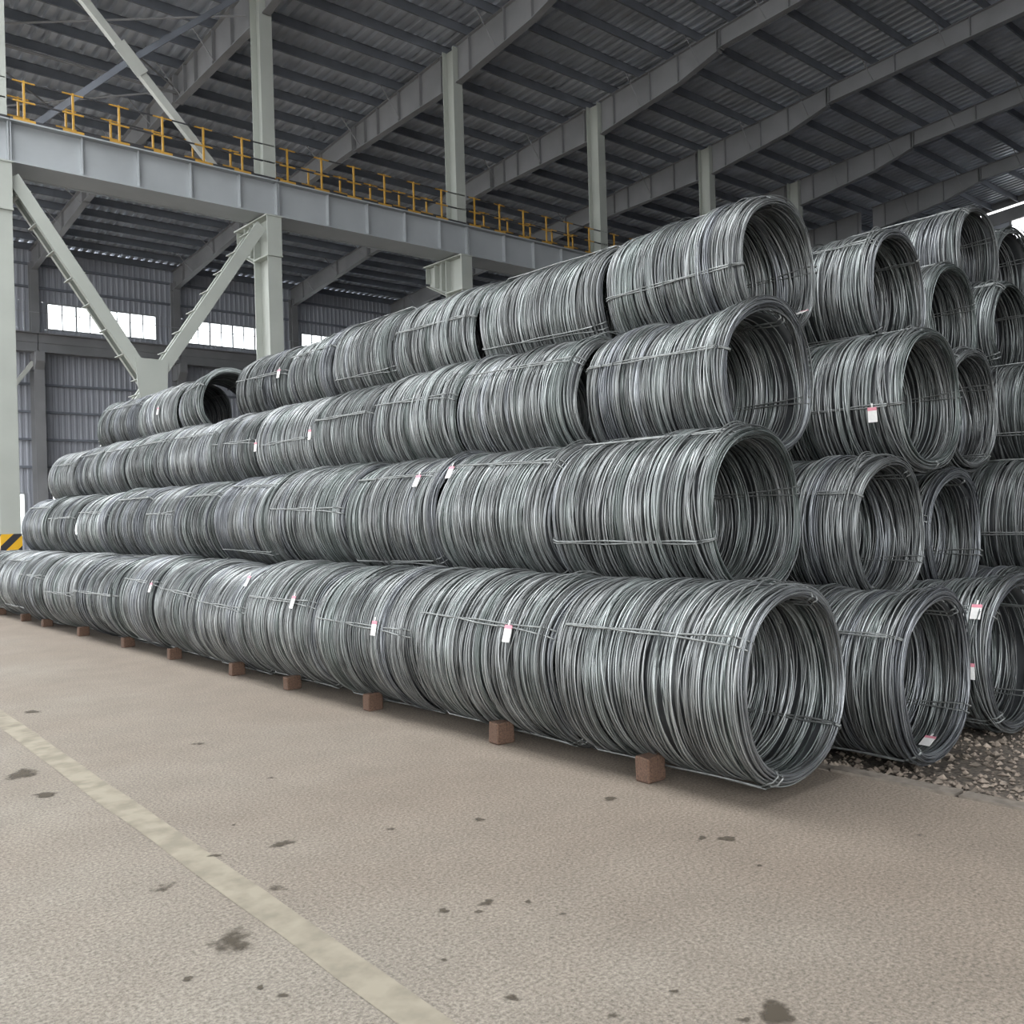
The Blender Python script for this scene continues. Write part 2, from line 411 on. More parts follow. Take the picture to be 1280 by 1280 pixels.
# unseen wall behind the camera, added to darken the right of the hall
ws = MB(); pr = corrugated(XL, XR, 0, 0, .3, .045)
for (u, h) in pr: ws.v += [(u, YE + h, 0), (u, YE + h, ztop(YE) + PH)]
for k in range(len(pr) - 1): ws.f.append((2 * k, 2 * k + 2, 2 * k + 3, 2 * k + 1)); ws.m.append(0)
tag(ws.build('wall_light_block', 'wall'), 'grey sheet wall behind the camera, added to block daylight', kind='structure')

# columns on the crane line and on the wall
ORD = ['first', 'second', 'third', 'fourth', 'fifth', 'sixth', 'seventh', 'eighth', 'ninth', 'tenth', 'eleventh', 'twelfth', 'thirteenth', 'fourteenth', 'fifteenth', 'sixteenth']
def h_col(m, x, y0, y1, z0, z1, w, t=.03, mi=0):
    m.box((x - w / 2, y0, z0), (x + w / 2, y0 + t, z1), mi).box((x - w / 2, y1 - t, z0), (x + w / 2, y1, z1), mi).box((x - .012, y0 + t, z0), (x + .012, y1 - t, z1), mi)
crane_x = [x for x in FR if 0 < x < 50]
col_label = ['crane column at the left picture edge with yellow and black striped base', 'tall crane column right of the V brace, rising to the roof',
             'roof column third from the left, behind the top coil row', 'roof column fourth from the left, behind the top coil row',
             'short visible roof column just above the highest front coil', 'dark roof column hidden farthest back in the crane line']
for k, x in enumerate(crane_x):
    c = empty('steel_column', (x, YC, 0)); tag(c, 'grey steel ' + col_label[k], 'column', 'steel columns of the crane line')
    m = MB(); h_col(m, x, 26.12, 27.06, 0, 11.02, .46); under(m.build('lower_shaft', 'column'), c)
    m = MB(); h_col(m, x, 26.3, 26.92, 12.3, ztop(YC), .42, .025); under(m.build('upper_shaft', 'column'), c)
    # bracket that carries the crane girder, reaching back into the far bay
    m = MB(); m.prism([(27.07, 9.75), (28.3, 10.35), (28.3, 11.02), (27.07, 11.02)], 0, x - .012, x + .012)
    m.box((x - .27, 26.05, 11.02), (x + .27, 28.35, 11.06)); m.quadbox([(x - .2, 27.06, 9.72), (x + .2, 27.06, 9.72), (x + .2, 28.3, 10.32), (x - .2, 28.3, 10.32), (x - .2, 27.06, 9.75), (x + .2, 27.06, 9.75), (x + .2, 28.3, 10.35), (x - .2, 28.3, 10.35)])
    for y in (27.35, 27.75, 28.28): m.box((x - .2, y, 9.85 + (y - 27.06) * .48), (x + .2, y + .02, 11.02))
    m.box((x - .24, 26.08, 9.85), (x + .24, 26.12, 11.02)); m.box((x - .25, 26.06, 9.8), (x + .25, 27.08, 9.85))
    under(m.build('bracket', 'column'), c)
    under(MB().box((x - .3, 25.95, 0), (x + .3, 27.2, .06)).build('base_plate', 'column'), c)
    if k == 0:
        m = MB(); m.box((-.25, -.51, .1), (.25, -.485, 1.56)).box((-.25, -.485, .1), (-.235, .48, 1.56)).box((.235, -.485, .1), (.25, .48, 1.56))
        hz = m.build('hazard_wrap', 'hazard'); hz.location = (0, 0, 0); hz.parent = c
        tag(hz, 'yellow and black diagonal striped base wrap')
wl = ['wall column left of the first strip window', 'wall column between the two left strip windows', 'wall column behind the tall crane column', 'wall column of the back wall hidden behind the coils', 'wall column far right behind the coils', 'wall column farthest right of the back wall']
for k, x in enumerate([x for x in FR if 10 < x < 40]):
    c = empty('wall_column', (x, YW - .4, 0)); tag(c, 'grey steel ' + wl[k], 'column', 'steel columns along the back wall')
    m = MB(); h_col(m, x, 52.3, 53.15, 0, 10.75, .5); under(m.build('lower_shaft', 'rafter'), c)
    m = MB(); h_col(m, x, 52.75, 53.2, 10.75, 15.6, .4, .025); under(m.build('upper_shaft', 'rafter'), c)
    m = MB(); m.prism([(52.3, 9.9), (52.0, 10.3), (52.0, 10.8), (53.1, 10.8), (53.1, 9.9)], 0, x - .22, x + .22); under(m.build('bracket', 'rafter'), c)
tag(MB().bar((GX0 + 7.3, 52.7, 10.3), (GX0 + 3.9, 52.7, 5.6), .25, .2).build('wall_brace', 'brace'), 'slanting steel brace beside the leftmost wall column', 'brace')

# crane girders: one per span with its stiffeners, walkway and soffit
span_names = ['leftmost crane girder span above the V brace', 'crane girder span between the second and third roof columns', 'crane girder span between the third and fourth roof columns', 'crane girder span right of the fourth column, behind the coils', 'crane girder span hidden farthest right']
spans = [(FR[0], FR[1], 'crane girder span left of the picture edge')] + [(crane_x[i], crane_x[i + 1], span_names[i]) for i in range(len(crane_x) - 1)]
stf = MB().box((-.015, -.16, 0), (.015, 0, 1.0)).mesh('stiffener', 'girder')
for a, b, nm in spans:
    off = .24
    g = empty('crane_girder', ((a + b) / 2 + off, YC, 11.06)); tag(g, 'grey steel ' + nm, 'crane girder', 'crane girder spans')
    x0, x1 = a + off + .01, b + off - .01
    under(MB().box((x0, 26.42, 11.16), (x1, 26.44, 12.16)).build('web', 'girder'), g)
    under(MB().box((x0, 26.24, 11.1), (x1, 26.62, 11.14)).box((x0, 26.42, 11.14), (x1, 26.44, 11.16)).build('bottom_flange', 'girder'), g)
    under(MB().box((x0, 26.2, 12.16), (x1, 27.45, 12.2)).build('walkway_plate', 'girder'), g)
    under(MB().box((x0, 26.62, 11.1), (x1, 27.4, 11.12)).box((x0, 27.37, 11.08), (x1, 27.43, 11.28)).build('soffit_plate', 'girder'), g)
    under(MB().box((x0, 26.7, 12.2), (x1, 26.78, 12.33)).build('crane_rail', 'purlin'), g)
    n = 5; st = (x1 - x0) / n
    for i in range(n + 1):
        xx = x0 + min(max(st * i + (.75 - off - .24 if 0 < i < n else 0), .02), x1 - x0 - .02)
        o = bpy.data.objects.new('stiffener', stf); o.location = (xx, 26.42, 11.15); link(o); under(o, g)
    # railings on both edges of the walkway
    for side, yy in (('front', 26.32), ('rear', 27.38)):
        r = empty('safety_railing', ((a + b) / 2 + off, yy, 12.2))
        tag(r, 'yellow-black %s railing on %s' % (side, nm.replace('crane girder span', 'span').replace(', behind the coils', '')), 'railing', 'walkway railings on the crane girders')
        xs = [a + .62 + 1.2 * i for i in range(6)]
        if side == 'rear': xs = [x + .12 for x in xs]
        pm = MB().box((-.025, -.025, 0), (.025, .025, 1.1)).mesh('post', 'yellow')
        for x in xs:
            o = bpy.data.objects.new('post', pm); o.location = (x, yy, 12.2); link(o); under(o, r)
        for nme, z0, z1 in (('toe_board', 12.22, 12.3), ('mid_rail', 12.73, 12.77), ('top_rail', 13.25, 13.28)):
            m = MB(); cur = x0 + .05
            for x in xs:
                m.box((cur, yy - .02, z0), (x - .27, yy + .02, z1), 1); m.box((x - .27, yy - .022, z0), (x + .27, yy + .022, z1), 0); cur = x + .27
            m.box((cur, yy - .02, z0), (x1 - .05, yy + .02, z1), 1)
            under(m.build(nme, ['yellow', 'black']), r)

# wall-side crane beam with thin railing
for i in range(1, 6):
    a, b = FR[i], FR[i + 1]
    g = empty('wall_crane_beam', ((a + b) / 2, 52.5, 10.85)); tag(g, 'grey crane beam along the back wall below the windows, %s bay from the left' % ORD[i - 1], 'crane girder', 'crane beams along the back wall')
    under(MB().box((a + .02, 52.42, 10.85), (b - .02, 52.45, 11.75)).box((a + .02, 52.2, 10.8), (b - .02, 52.7, 10.86)).box((a + .02, 52.15, 11.75), (b - .02, 52.9, 11.8)).box((a + .02, 52.36, 11.3), (b - .02, 52.42, 11.36)).build('beam', 'rafter'), g)
    for k in range(5): under(MB().box((a + .4 + 1.6 * k, 52.2, 11.8), (a + .43 + 1.6 * k, 52.23, 12.85)).build('rail_post', 'frame'), g)
    under(MB().box((a, 52.2, 12.82), (b, 52.22, 12.85)).build('hand_rail', 'frame'), g)

# bracing in the crane line: laced V below the girder, tubes above it
xa, xb = crane_x[0], crane_x[1]; xm = (xa + xb) / 2 - .02
vb = empty('vertical_brace', (xm, YC, 0)); tag(vb, 'pale grey laced V brace meeting in a gusset behind the top coils', 'brace')
def laced(p, q, nbat, nm):
    for y in (26.32, 27.0):
        cw = .34 if y < 26.6 else .2
        m = MB().bar((p[0], y, p[1]), (q[0], y, q[1]), cw, .03, up=(0, 1, 0))
        d = Vector((q[0] - p[0], 0, q[1] - p[1])).normalized(); n = Vector((-d.z, 0, d.x)) * (cw / 2 - .01)
        for s in (1, -1):
            s0 = .05 if y < 26.6 else -.05
            m.bar(Vector((p[0], y + s0, p[1])) + n * s, Vector((q[0], y + s0, q[1])) + n * s, .02, .1, up=(0, 1, 0))
        under(m.build('chord', 'column'), vb)
    d = Vector((q[0] - p[0], 0, q[1] - p[1])); n = Vector((-d.normalized().z, 0, d.normalized().x)) * .17
    for i in range(nbat):
        t = (i + .6) / nbat; c = Vector((p[0], 0, p[1])) + d * t
        for s in (1, -1):
            under(MB().bar(c + n * s + Vector((0, 26.34, 0)), c + n * s + Vector((0, 26.98, 0)), .09, .02, up=(0, 0, 1)).build('batten', 'column'), vb)
node = (xm, 5.62)
laced((xa + .3, 10.75), node, 8, 'left'); laced((xb - .3, 10.75), node, 8, 'right')
laced(node, (xa + .35, .5), 8, 'low left'); laced(node, (xb - .35, .5), 8, 'low right')
under(MB().prism([(xm - .45, 6.35), (xm + .45, 6.35), (xm + .42, 5.6), (xm + .3, 5.05), (xm - .3, 5.05), (xm - .42, 5.6)], 1, 26.27, 26.3).build('gusset_plate', 'column'), vb)
ub = empty('upper_brace', ((xa + xb) / 2, YC, 12.2)); tag(ub, 'crossed grey tube bracing above the left crane girder', 'brace')
nd = Vector((xm - .25, 26.6, 14.8))
def arm(p, q, r, mt):
    under(MB().bar(p, q, r * 2, r * 1.6, up=(0, 1, 0)).build('brace_tube', mt), ub)
arm((xb - 1.6, 26.6, 12.25), nd, .11, 'brace'); arm(nd, (xa + .25, 26.6, 18.2), .11, 'brace')
arm((xa + .9, 26.66, 12.3), nd, .08, 'purlin'); arm(nd, (xb - .2, 26.66, 18.2), .08, 'purlin')
under(MB().bar(nd + Vector((-.35, -.1, .35)), nd + Vector((.3, -.1, -.35)), .4, .03, up=(0, 1, 0)).build('gusset_plate', 'brace'), ub)

# ------------------------------------------------------------------ wire rod coils
CR, CL, WALL = .6, 1.5, .085
def coil_mesh(name, seed, nseg, ns, wire, f_outer, f_inner, cap_n, flare=0.0):
    g = np.random.default_rng(seed)
    loops = []                                     # (axial, radius)
    def shoulder(a, rc=.1):
        d = np.clip(np.abs(a) - (CL / 2 - rc), 0, rc)
        return (rc - np.sqrt(np.maximum(rc * rc - d * d, 0))) * .75
    n1 = int(CL / wire * f_outer)
    def clumpy(n, lo, hi):
        w = g.gamma(2.2, 1, n) + .25 + 1.6 * (g.random(n) < .07); c = np.cumsum(w); c = (c - c[0]) / (c[-1] - c[0]); return lo + c * (hi - lo)
    a = clumpy(n1, -CL / 2 + .006, CL / 2 - .006)
    wob = np.interp(a, np.linspace(-CL / 2, CL / 2, 9), g.normal(0, .012, 9))
    loops.append(np.stack([a, CR - .006 - shoulder(a) + wob - np.abs(g.normal(0, .009, n1))], 1))
    n2 = int(n1 * .5)
    a = g.uniform(-CL / 2 + .02, CL / 2 - .02, n2)
    loops.append(np.stack([a, CR - .026 - shoulder(a) - g.random(n2) * .012], 1))
    for s in (-1, 1):
        r = np.linspace(CR - .065, CR - WALL, cap_n) + g.normal(0, .004, cap_n)
        t = (r - (CR - WALL / 2 - .02)) / (WALL / 2 + .01)
        loops.append(np.stack([s * (CL / 2 - .01 - .02 * t * t - np.abs(g.normal(0, .014, cap_n))), r], 1))
    n3 = int(CL / wire * f_inner)
    a = np.sort(g.uniform(-CL / 2 + .005, CL / 2 - .005, n3))
    d = np.clip(np.abs(a) - (CL / 2 - .06), 0, .06)
    loops.append(np.stack([a, CR - WALL + d * d * 5 + np.abs(g.normal(0, .006, n3))], 1))
    Lp = np.concatenate(loops); n = len(Lp)
    kind = np.concatenate([np.full(len(l), i) for i, l in enumerate(loops)])
    th = 2 * PI * np.arange(nseg) / nseg
    # tilt and off-centre of each loop: neighbours agree, with strays
    knots = np.linspace(-CL / 2, CL / 2, 12)
    def field(sd): return np.interp(Lp[:, 0], knots, g.normal(0, sd, 12))
    tx = field(.02) + g.normal(0, .018, n); tz = field(.02) + g.normal(0, .018, n)
    cx = field(.007) + g.normal(0, .004, n); cz = field(.007) + g.normal(0, .004, n)
    h2 = g.normal(0, .005, n); p2 = g.uniform(0, 2 * PI, n); h3 = g.normal(0, .006, n); p3 = g.uniform(0, 2 * PI, n)
    stray = (kind == 0) & (g.random(n) < .07)
    tx = np.where(stray, tx + g.normal(0, .05, n), tx); tz = np.where(stray, tz + g.normal(0, .05, n), tz)
    Lp[:, 1] = np.where(stray, Lp[:, 1] + .01, Lp[:, 1])
    T = th[None, :]
    calm = 1 - .62 * np.exp(-((CL / 2 - np.abs(Lp[:, 0])) / .07) ** 2); tx = tx * calm; tz = tz * calm
    ring_end = np.exp(-((CL / 2 - np.abs(Lp[:, 0])) / .12) ** 2)[:, None]
    rr = Lp[:, 1:2] + h2[:, None] * np.cos(2 * T - p2[:, None]) + ring_end * .012 * np.cos(4 * (T - .9))
    ax = Lp[:, 0:1] + tx[:, None] * np.cos(T) + tz[:, None] * np.sin(T) + h3[:, None] * np.cos(3 * T - p3[:, None])
    if flare:                                        # loosened loops lifted along the top of the front end
        wf = np.exp(-((Lp[:, 0:1] + CL / 2) / .16) ** 2) * np.clip(np.sin(T), 0, 1) ** 3 * (kind[:, None] != 9)
        rr = rr + flare * wf * g.uniform(.4, 1.2, n)[:, None]; ax = ax - .5 * flare * wf
    P = np.stack([rr * np.cos(T) + cx[:, None], ax, rr * np.sin(T) + cz[:, None]], 2)
    V, Q = sweep(P, wire / 2 * g.uniform(.9, 1.08, n), ns)
    # tint per loop: grey steel leaning green, blue or brown in bundles
    base = np.array([.24, .249, .249])
    tone = np.clip(g.lognormal(0, .42, n), .35, 1.9)
    bund = np.interp(Lp[:, 0], np.linspace(-CL / 2, CL / 2, 14), g.uniform(-1, 1, 14))
    hue = np.where(bund[:, None] > .25, np.array([-.012, .018, .004]), np.where(bund[:, None] < -.35, np.array([-.006, -.002, .03]), np.array([.012, .004, -.008]))) * np.abs(bund)[:, None] * .6
    tint = np.clip(base * tone[:, None] + hue, .03, 1)
    tint = np.repeat(tint, nseg * ns, 0)
    # solid core for the deeper turns, coloured darker to stand for their self-shading
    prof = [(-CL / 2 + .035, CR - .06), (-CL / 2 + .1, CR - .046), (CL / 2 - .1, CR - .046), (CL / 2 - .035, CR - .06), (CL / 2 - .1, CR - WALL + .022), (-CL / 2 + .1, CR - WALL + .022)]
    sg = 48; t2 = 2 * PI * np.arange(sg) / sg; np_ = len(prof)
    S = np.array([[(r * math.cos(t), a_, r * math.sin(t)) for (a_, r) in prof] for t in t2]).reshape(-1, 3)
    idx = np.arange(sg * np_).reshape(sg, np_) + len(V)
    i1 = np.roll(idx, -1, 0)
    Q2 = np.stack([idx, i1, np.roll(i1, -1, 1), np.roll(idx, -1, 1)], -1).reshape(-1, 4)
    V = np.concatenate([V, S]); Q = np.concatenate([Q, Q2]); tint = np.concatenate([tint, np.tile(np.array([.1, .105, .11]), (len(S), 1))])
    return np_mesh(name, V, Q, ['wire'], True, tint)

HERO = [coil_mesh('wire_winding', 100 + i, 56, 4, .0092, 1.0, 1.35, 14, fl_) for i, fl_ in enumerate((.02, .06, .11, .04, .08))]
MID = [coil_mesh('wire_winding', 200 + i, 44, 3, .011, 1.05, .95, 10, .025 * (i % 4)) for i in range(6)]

def tie_mesh(seed):
    g = np.random.default_rng(seed)
    paths = []
    for off in (-.007, .009):
        o, e, i_ = CR + .012, CL / 2 + .014, CR - WALL - .014
        pts = [(-e + .1, o), (-.3, o - .004), (0, o + g.normal(0, .004)), (.35, o - .003), (e - .1, o), (e - .03, o - .035), (e, o - .08), (e - .005, i_ + .03), (e - .04, i_), (e - .25, i_ + .005), (0, i_ + .01), (-e + .25, i_ + .005), (-e + .04, i_), (-e + .005, i_ + .03), (-e, o - .08), (-e + .03, o - .035)]
        sk = g.normal(0, .02)
        P = []
        n = len(pts)
        for k in range(n):
            (a0, r0), (a1, r1) = pts[k], pts[(k + 1) % n]
            for t in (0, .5):
                a = a0 + (a1 - a0) * t; r = r0 + (r1 - r0) * t
                lat = off * (1 + .6 * math.sin(a * 9 + seed)) + sk * a
                P.append((r, a, lat))
        paths.append(P)
    V, Q = sweep(np.array(paths), .0065, 5)
    return np_mesh('tie_wire', V, Q, ['tie'])
TIES = [tie_mesh(s) for s in range(3)]
def strand_mesh(seed):
    g = np.random.default_rng(seed); P = []
    for q in range(2):
        t = np.linspace(0, 1, 26); a0, a1 = math.radians(g.uniform(35, 60)), math.radians(g.uniform(125, 160))
        th = a0 + (a1 - a0) * t; r = CR - .004 + g.uniform(.02, .05) * np.sin(PI * t) ** .8
        ax = -CL / 2 + g.uniform(.02, .2) + g.uniform(-.1, .1) * (t - .5) + .03 * np.sin(6 * t)
        P.append(np.stack([r * np.cos(th), ax, r * np.sin(th)], 1))
    V, Q = sweep(np.array(P), .0048, 5, closed=False)
    return np_mesh('loose_strand', V, Q, ['tie'])
STRAND = [strand_mesh(70 + i) for i in range(3)]
mt_ = MB(); mt_.box((0, -.036, -.12), (.004, .036, -.026), 0); mt_.box((0, -.006, 0), (.003, .006, .035), 0)
TAG = mt_.mesh('paper_tag', 'tagw')
TAGH = MB().box((-.0005, -.036, -.026), (.0045, .036, 0)).mesh('tag_heading', 'tagp')

def coil(X, yf, yb, z, label, group, mesh, ties=(152, 62, 332, 242), tags=(), spin=0., sx=1., sz=1., flip=False, turn=0., tip=0., tie_on=True, strands=(), R=CR):
    """a coil lying along Y from its front face yf to its back yb; Empty at its lowest line"""
    s = R / CR
    root = empty('wire_coil', (X, (yf + yb) / 2, z - R * sz)); root.rotation_euler = (tip, 0, turn)
    root.scale = (s * sx, (yb - yf) / CL, s * sz)
    tag(root, label, 'wire coil', group)
    w = bpy.data.objects.new('wire_winding', mesh); w.location = (0, 0, CR); w.rotation_euler = (0, spin, PI if flip else 0); link(w, root); w['kind'] = 'stuff'
    for k, a in enumerate(ties if tie_on else ()):
        t = bpy.data.objects.new('tie_wire', TIES[(k + int(X * 10 + yf * 7)) % 3]); t.location = (0, 0, CR); t.rotation_euler = (0, -math.radians(a), 0); link(t, root)
    for q in strands:
        t = bpy.data.objects.new('loose_strand', STRAND[q]); t.location = (0, 0, CR); t.rotation_euler = (0, rng.uniform(-.25, .25), 0); link(t, root)
    for (ang, yy, inner) in tags:
        t = bpy.data.objects.new('paper_tag', TAG); a = math.radians(ang); r = (CR - WALL - .03) if inner else CR + .036
        t.location = (r * math.cos(a), (yy - (yf + yb) / 2) * CL / (yb - yf), CR + r * math.sin(a))
        # hangs against the wires: its face looks outwards
        lean = 0 if inner else a - PI
        t.rotation_euler = (0, (-1.2 if inner else max(-.5, min(.5, lean * .7))), PI)
        link(t, root); tag(t, 'small white paper tag with a pink heading')
        link(bpy.data.objects.new('tag_heading', TAGH), t)
    return root

ROWN = ['bottom', 'second', 'third', 'top']
SEAM = [
    [3.03, 4.56, 6.23, 7.79, 9.26, 10.56, 11.76, 13.19, 15.1, 16.8, 18.4, 20.0, 21.6, 23.1],
    [3.72, 5.27, 6.8, 8.33, 9.99, 11.5, 12.8, 13.98, 15.59, 17.4, 19.2, 21.0],
    [4.05, 5.54, 7.32, 8.82, 10.11, 11.62, 13.1, 14.83, 16.5, 18.1, 19.7, 21.4],
    [4.28, 5.88, 7.76, 9.32, 10.74, 12.0, 13.75, 14.6, 16.2, 18.0, 20.2],
]
X0, DX = 4.87, 1.34
ZL = [.63, 1.67, 2.68, 3.68, 4.66]
TIE0 = {(0, 0): 151, (0, 1): 152, (0, 2): 161, (0, 3): 150, (0, 4): 158, (0, 6): 152, (0, 8): 178, (1, 0): 197, (1, 1): 135, (1, 2): 134, (2, 0): 161, (2, 1): 149, (2, 4): 171, (3, 0): 100, (3, 1): 198, (3, 3): 197}
TAGS = {(0, 1): [(154, 4.98, 0)], (0, 2): [(162, 6.68, 0)], (0, 3): [(150, 8.15, 0)], (0, 4): [(128, 9.5, 0)], (0, 6): [(152, 11.99, 0)],
        (1, 1): [(132, 6.7, 0)], (1, 2): [(139, 7.1, 0)], (2, 4): [(172, 11.5, 0)], (2, 3): [(170, 10.05, 0)], (3, 8): [(168, 16.8, 0)], (3, 5): [(163, 12.14, 0)], (3, 0): [(318, 4.36, 1)]}
for k in range(4):
    n = 0
    for i in range(len(SEAM[k]) - 1):
        yf, yb = SEAM[k][i], SEAM[k][i + 1]
        if k == 3 and i == 6: continue
        far = i > 3
        mesh = MID[(i * 2 + k) % 6] if far else HERO[[[0, 3, 1, 3], [3, 0, 4, 1], [2, 4, 3, 0], [1, 0, 3, 4]][k][i]]
        ds = rng.normal(0, .016, 3)
        gap_ = .07 if (k, i) in ((3, 0), (3, 1), (2, 1)) else .022
        base = TIE0.get((k, i), 150 + rng.uniform(-22, 22))
        if i == 0: lab = 'coil at the open front end of the %s row beside the yard floor' % ROWN[k]
        else: lab = 'steel wire coil, %s from the open front end of the %s row' % (ORD[n], ROWN[k])
        if i == 0: lab = 'steel wire ' + lab
        coil(X0 + DX / 2 * k + ds[0] * .8, yf + gap_, yb - gap_, ZL[k] + ds[1], lab, 'steel wire coils of the %s front row' % ROWN[k], mesh,
             strands=((k % 3,) if i in (0, 1) else ()), ties=[base + q + rng.uniform(-6, 6) for q in (0, -90, 180, 90)], tags=TAGS.get((k, i), ()),
             spin=(0 if i == 0 else rng.uniform(-.6, .6)), sx=1 + ds[2], sz=1 - ds[2] * .5 + (.0 if k else .01), flip=(i % 2 == 1 and i > 0), turn=(-.2 if (k, i) == (3, 7) else rng.normal(0, .012)), tip=rng.normal(0, .008))
        n += 1
# rows further right, seen by their front ends
RIGHT = [
    (0, 1, 2.84, .52, 146, [(292, 2.98, 1)]), (0, 2, 2.84, .5, 136, [(136, 2.95, 0), (178, 2.95, 0)]), (0, 3, 2.7, .52, 150, []), (0, 4, 2.8, .52, 150, []),
    (1, 1, 3.46, 1.49, 149, []), (1, 2, 3.56, 1.4, 160, []), (1, 3, 2.85, 1.5, 190, []), (1, 4, 3.2, 1.5, 170, []),
    (2, 1, 3.43, 2.53, 186, [(187, 3.62, 0)]), (2, 2, 3.66, 2.54, 120, []), (2, 3, 2.95, 2.5, 195, []), (2, 4, 3.4, 2.5, 160, []),
    (3, 1, 4.0, 3.6, 133, []), (3, 2, 4.1, 3.52, 110, []), (3, 3, 4.02, 3.53, 120, []), (3, 4, 4.1, 3.55, 120, []),
]
for k, j, yf, z, tb, tg in RIGHT:
    x = X0 + DX * (j + k / 2)
    for d in range(2):
        a = yf + 1.58 * d; ds = rng.normal(0, .015, 3)
        mesh = HERO[(k * 2 + j * 3 + 1) % 5] if d == 0 and j < 3 else MID[(k + j + d) % 6]
        if d == 0: lab = 'open-ended steel wire coil fronting the %s layer, %s stack column from the left' % (ROWN[k], ORD[j])
        else: lab = 'steel wire coil behind the front one, %s layer, %s stack column from the left' % (ROWN[k], ORD[j])
        coil(x, a, a + 1.54, z + (ds[1] if d else 0), lab, 'steel wire coils in the rows further right', mesh, ties=[tb + q for q in (0, -90, 180, 90)], tags=tg if d == 0 else (), strands=((j % 3,) if d == 0 and k > 0 else ()), spin=0 if d == 0 and HERO.count(mesh) else rng.uniform(0, 6.28), sx=1 + ds[0] * .5, sz=1 + ds[2] * .5, turn=rng.normal(0, .015), R=(.57 if (k, j) == (1, 2) else .585 if j else CR))
for j, yf in ((0, 4.65), (1, 4.75)):
    coil(11.57 + 1.34 * j, yf, yf + 1.55, 4.62, 'steel wire coil topping the pile at the right, %s' % ('wholly in view' if j == 0 else 'cut by the edge'), 'steel wire coils on the very top', MID[j + 2], ties=[120, 30, 210, 300], spin=.4)

# ------------------------------------------------------------------ timber blocks under the bottom row
def block_mesh(seed):
    g = np.random.default_rng(seed); import bmesh
    bm = bmesh.new(); bmesh.ops.create_cube(bm, size=1); bmesh.ops.bevel(bm, geom=bm.edges[:], offset=.07, segments=1, affect='EDGES')
    for v in bm.verts: v.co += Vector(g.normal(0, .018, 3)); v.co.z += .5
    me = bpy.data.meshes.new('timber_block'); bm.to_mesh(me); bm.free(); me.materials.append(MT['timber']); return me
BL = [block_mesh(i) for i in range(3)]
for i, (y, w, h) in enumerate([(3.92, .17, .16), (5.36, .17, .16), (7.12, .14, .15), (8.62, .14, .13), (9.9, .13, .14), (11.7, .15, .14), (13.4, .15, .14), (15.4, .17, .14), (17.4, .17, .13), (18.8, .17, .13), (20.6, .17, .13)]):
    o = bpy.data.objects.new('timber_block', BL[i % 3]); o.location = (4.48, y - .04, 0); o.scale = (.16, w * .7, h); o.rotation_euler = (0, 0, rng.normal(0, .06)); link(o)
    tag(o, 'brown timber block wedged under the bottom coil row, %s from the camera' % ORD[i], 'block', 'timber blocks under the bottom row')

# ------------------------------------------------------------------ floor marks, edging and gravel
lm = MB(); lm.v = [(1.665, -4, .003), (1.67, -4, .003)]; lm.v = []
ys = np.linspace(-3, 24, 55); g = np.random.default_rng(3)
for y in ys:
    lm.v += [(1.66 + .027 * y + g.normal(0, .004), y, .003), (1.8 + .031 * y + g.normal(0, .004), y, .003)]
for i in range(len(ys) - 1): lm.f.append((2 * i, 2 * i + 1, 2 * i + 3, 2 * i + 2)); lm.m.append(0)
tag(lm.build('lane_marking', 'paint'), 'faded pale painted line running along the yard floor', 'marking')
def stain(x, y, rx, ry, rot, seed, peak=1.0):
    g = np.random.default_rng(seed); n = 28; V = [(x, y, .004)]; cov = [peak]
    ph = g.uniform(0, 6.28, 4)
    for ring, c in ((.45, .8), (.75, .45), (1, 0)):
        for i in range(n):
            t = 2 * PI * i / n; r = ring * (1 + .22 * math.sin(2 * t + ph[0]) + .15 * math.sin(3 * t + ph[1]) + .1 * math.sin(5 * t + ph[2]))
            u, w = rx * r * math.cos(t), ry * r * math.sin(t)
            V.append((x + u * math.cos(rot) - w * math.sin(rot), y + u * math.sin(rot) + w * math.cos(rot), .004)); cov.append(c * peak)
    Fc = [(0, 1 + i, 1 + (i + 1) % n) for i in range(n)]
    for k in range(2):
        b = 1 + k * n
        Fc += [(b + i, b + n + i, b + n + (i + 1) % n, b + (i + 1) % n) for i in range(n)]
    me = bpy.data.meshes.new('stain'); me.from_pydata(V, [], Fc); me.materials.append(MT['stain'])
    a = me.attributes.new('cover', 'FLOAT', 'POINT'); a.data.foreach_set('value', cov)
    link(bpy.data.objects.new('stain', me), floor)
STAINS = [(290, 1178, 38, .6), (202, 1111, 22, .35), (28, 968, 26, .8), (57, 994, 17, 1), (353, 1055, 17, .8), (345, 1111, 15, .5), (235, 1224, 8, 1), (325, 1235, 7, 1), (353, 1245, 8, 1), (268, 1070, 9, .8), (292, 1032, 4, .8),
          (763, 999, 11, .9), (554, 1139, 9, 1), (608, 1129, 12, .8), (598, 1140, 6, .7), (660, 1128, 6, .8), (704, 1144, 8, .5), (599, 1025, 10, .7), (488, 1037, 7, .7), (640, 1248, 11, .8), (843, 1240, 7, .8), (766, 1270, 9, .7), (555, 1201, 5, .8),
          (910, 1049, 13, .9), (878, 1048, 9, .6), (949, 1083, 5, .9), (970, 1268, 30, 1), (930, 1276, 10, .6), (250, 930, 12, .5), (40, 890, 14, .7), (338, 973, 5, .8), (1150, 1045, 9, .3)]
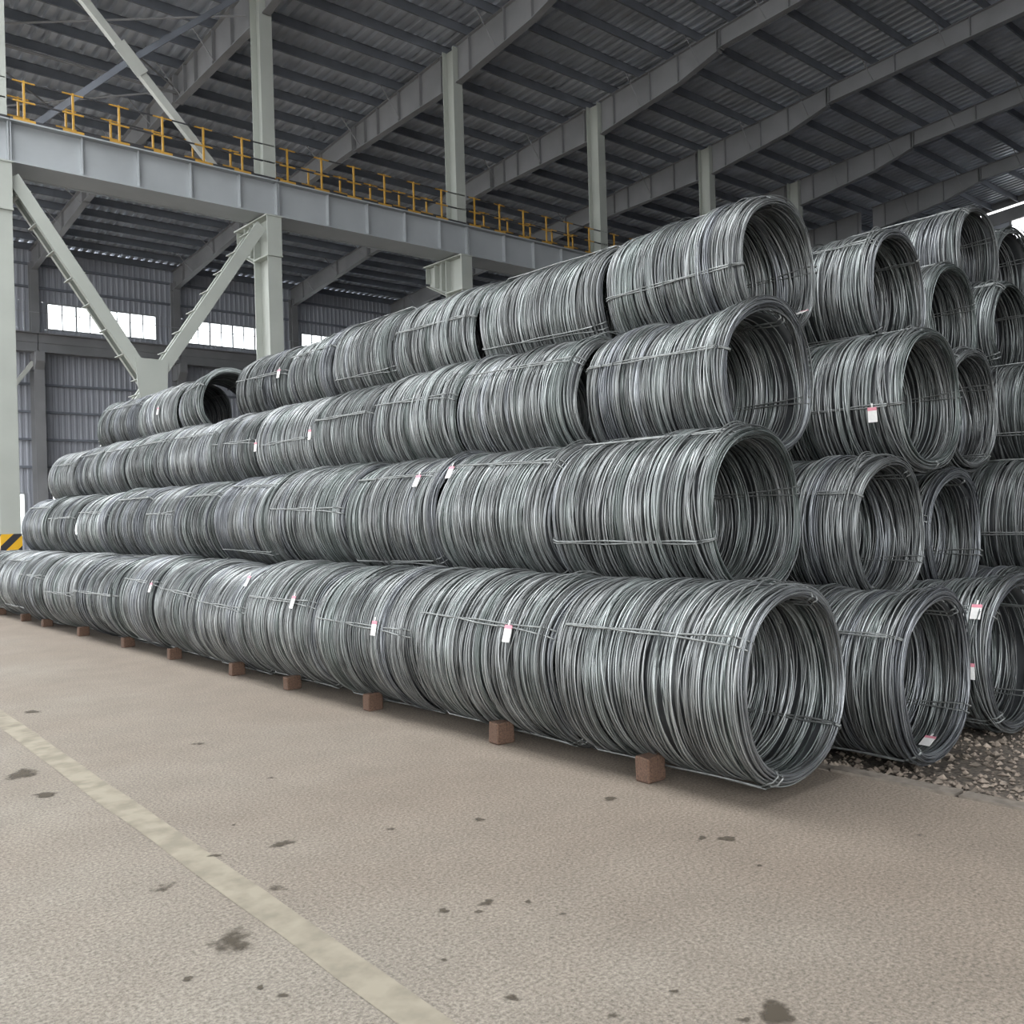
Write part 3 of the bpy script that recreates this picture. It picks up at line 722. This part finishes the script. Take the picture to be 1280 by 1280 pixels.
def ground(px, py):
    d = F + RT * ((px - 640) / 1164.742) - UP * ((py - 640) / 1164.742); t = -CAM_H / d.z
    return d * t, t
for i, (px, py, w, pk) in enumerate(STAINS):
    p, t = ground(px, py); s = w * t / 1164.742
    stain(p.x, p.y, s, s * (1.0 if w > 20 else .8), -yaw + .3, 40 + i, pk + .15)
# concrete edging pieces between the floor and the gravel
for i in range(9):
    y0 = -3.2 + i * .8
    m = MB().box((-.06, 0, -.2), (.06, .78, .012)); o = m.build('edging_piece', 'kerb', floor, loc=(5.47 + rng.normal(0, .006), y0, rng.normal(0, .004)))
# loose stones
ico = []
g = np.random.default_rng(11)
N = 9000
t_ = (1 + 5 ** .5) / 2
OV = np.array([(1, 0, 0), (-1, 0, 0), (0, 1, 0), (0, -1, 0), (0, 0, 1), (0, 0, -1)], float)
OF = np.array([(0, 2, 4), (2, 1, 4), (1, 3, 4), (3, 0, 4), (2, 0, 5), (1, 2, 5), (3, 1, 5), (0, 3, 5)])
px_ = 5.55 + g.random(N) ** 1.3 * 5.5; py_ = g.uniform(-2.5, 3.6, N); sz = np.clip(g.lognormal(-4.25, .45, N), .006, .045)
Vs = (OV[None] * (1 + g.uniform(-.35, .35, (N, 6, 1))) + g.uniform(-.25, .25, (N, 6, 3))) * sz[:, None, None] * np.array([1.2, 1, .75])
an = g.uniform(0, 6.28, N); ca, sa = np.cos(an)[:, None], np.sin(an)[:, None]
Vs = np.stack([Vs[..., 0] * ca - Vs[..., 1] * sa, Vs[..., 0] * sa + Vs[..., 1] * ca, Vs[..., 2]], -1)
Vs[..., 0] += px_[:, None]; Vs[..., 1] += py_[:, None]; Vs[..., 2] += (-.1 + sz * .5)[:, None] + (.05 * np.clip(1 - (px_ - 5.5) / .5, 0, 1))[:, None]
me = bpy.data.meshes.new('gravel'); fs = (OF[None] + 6 * np.arange(N)[:, None, None]).reshape(-1, 3)
me.from_pydata(Vs.reshape(-1, 3).tolist(), [], fs.tolist()); me.materials.append(MT['gravel'])
tag(link(bpy.data.objects.new('gravel', me)), 'loose brown gravel stones beside the coil ends', 'gravel', kind='stuff')
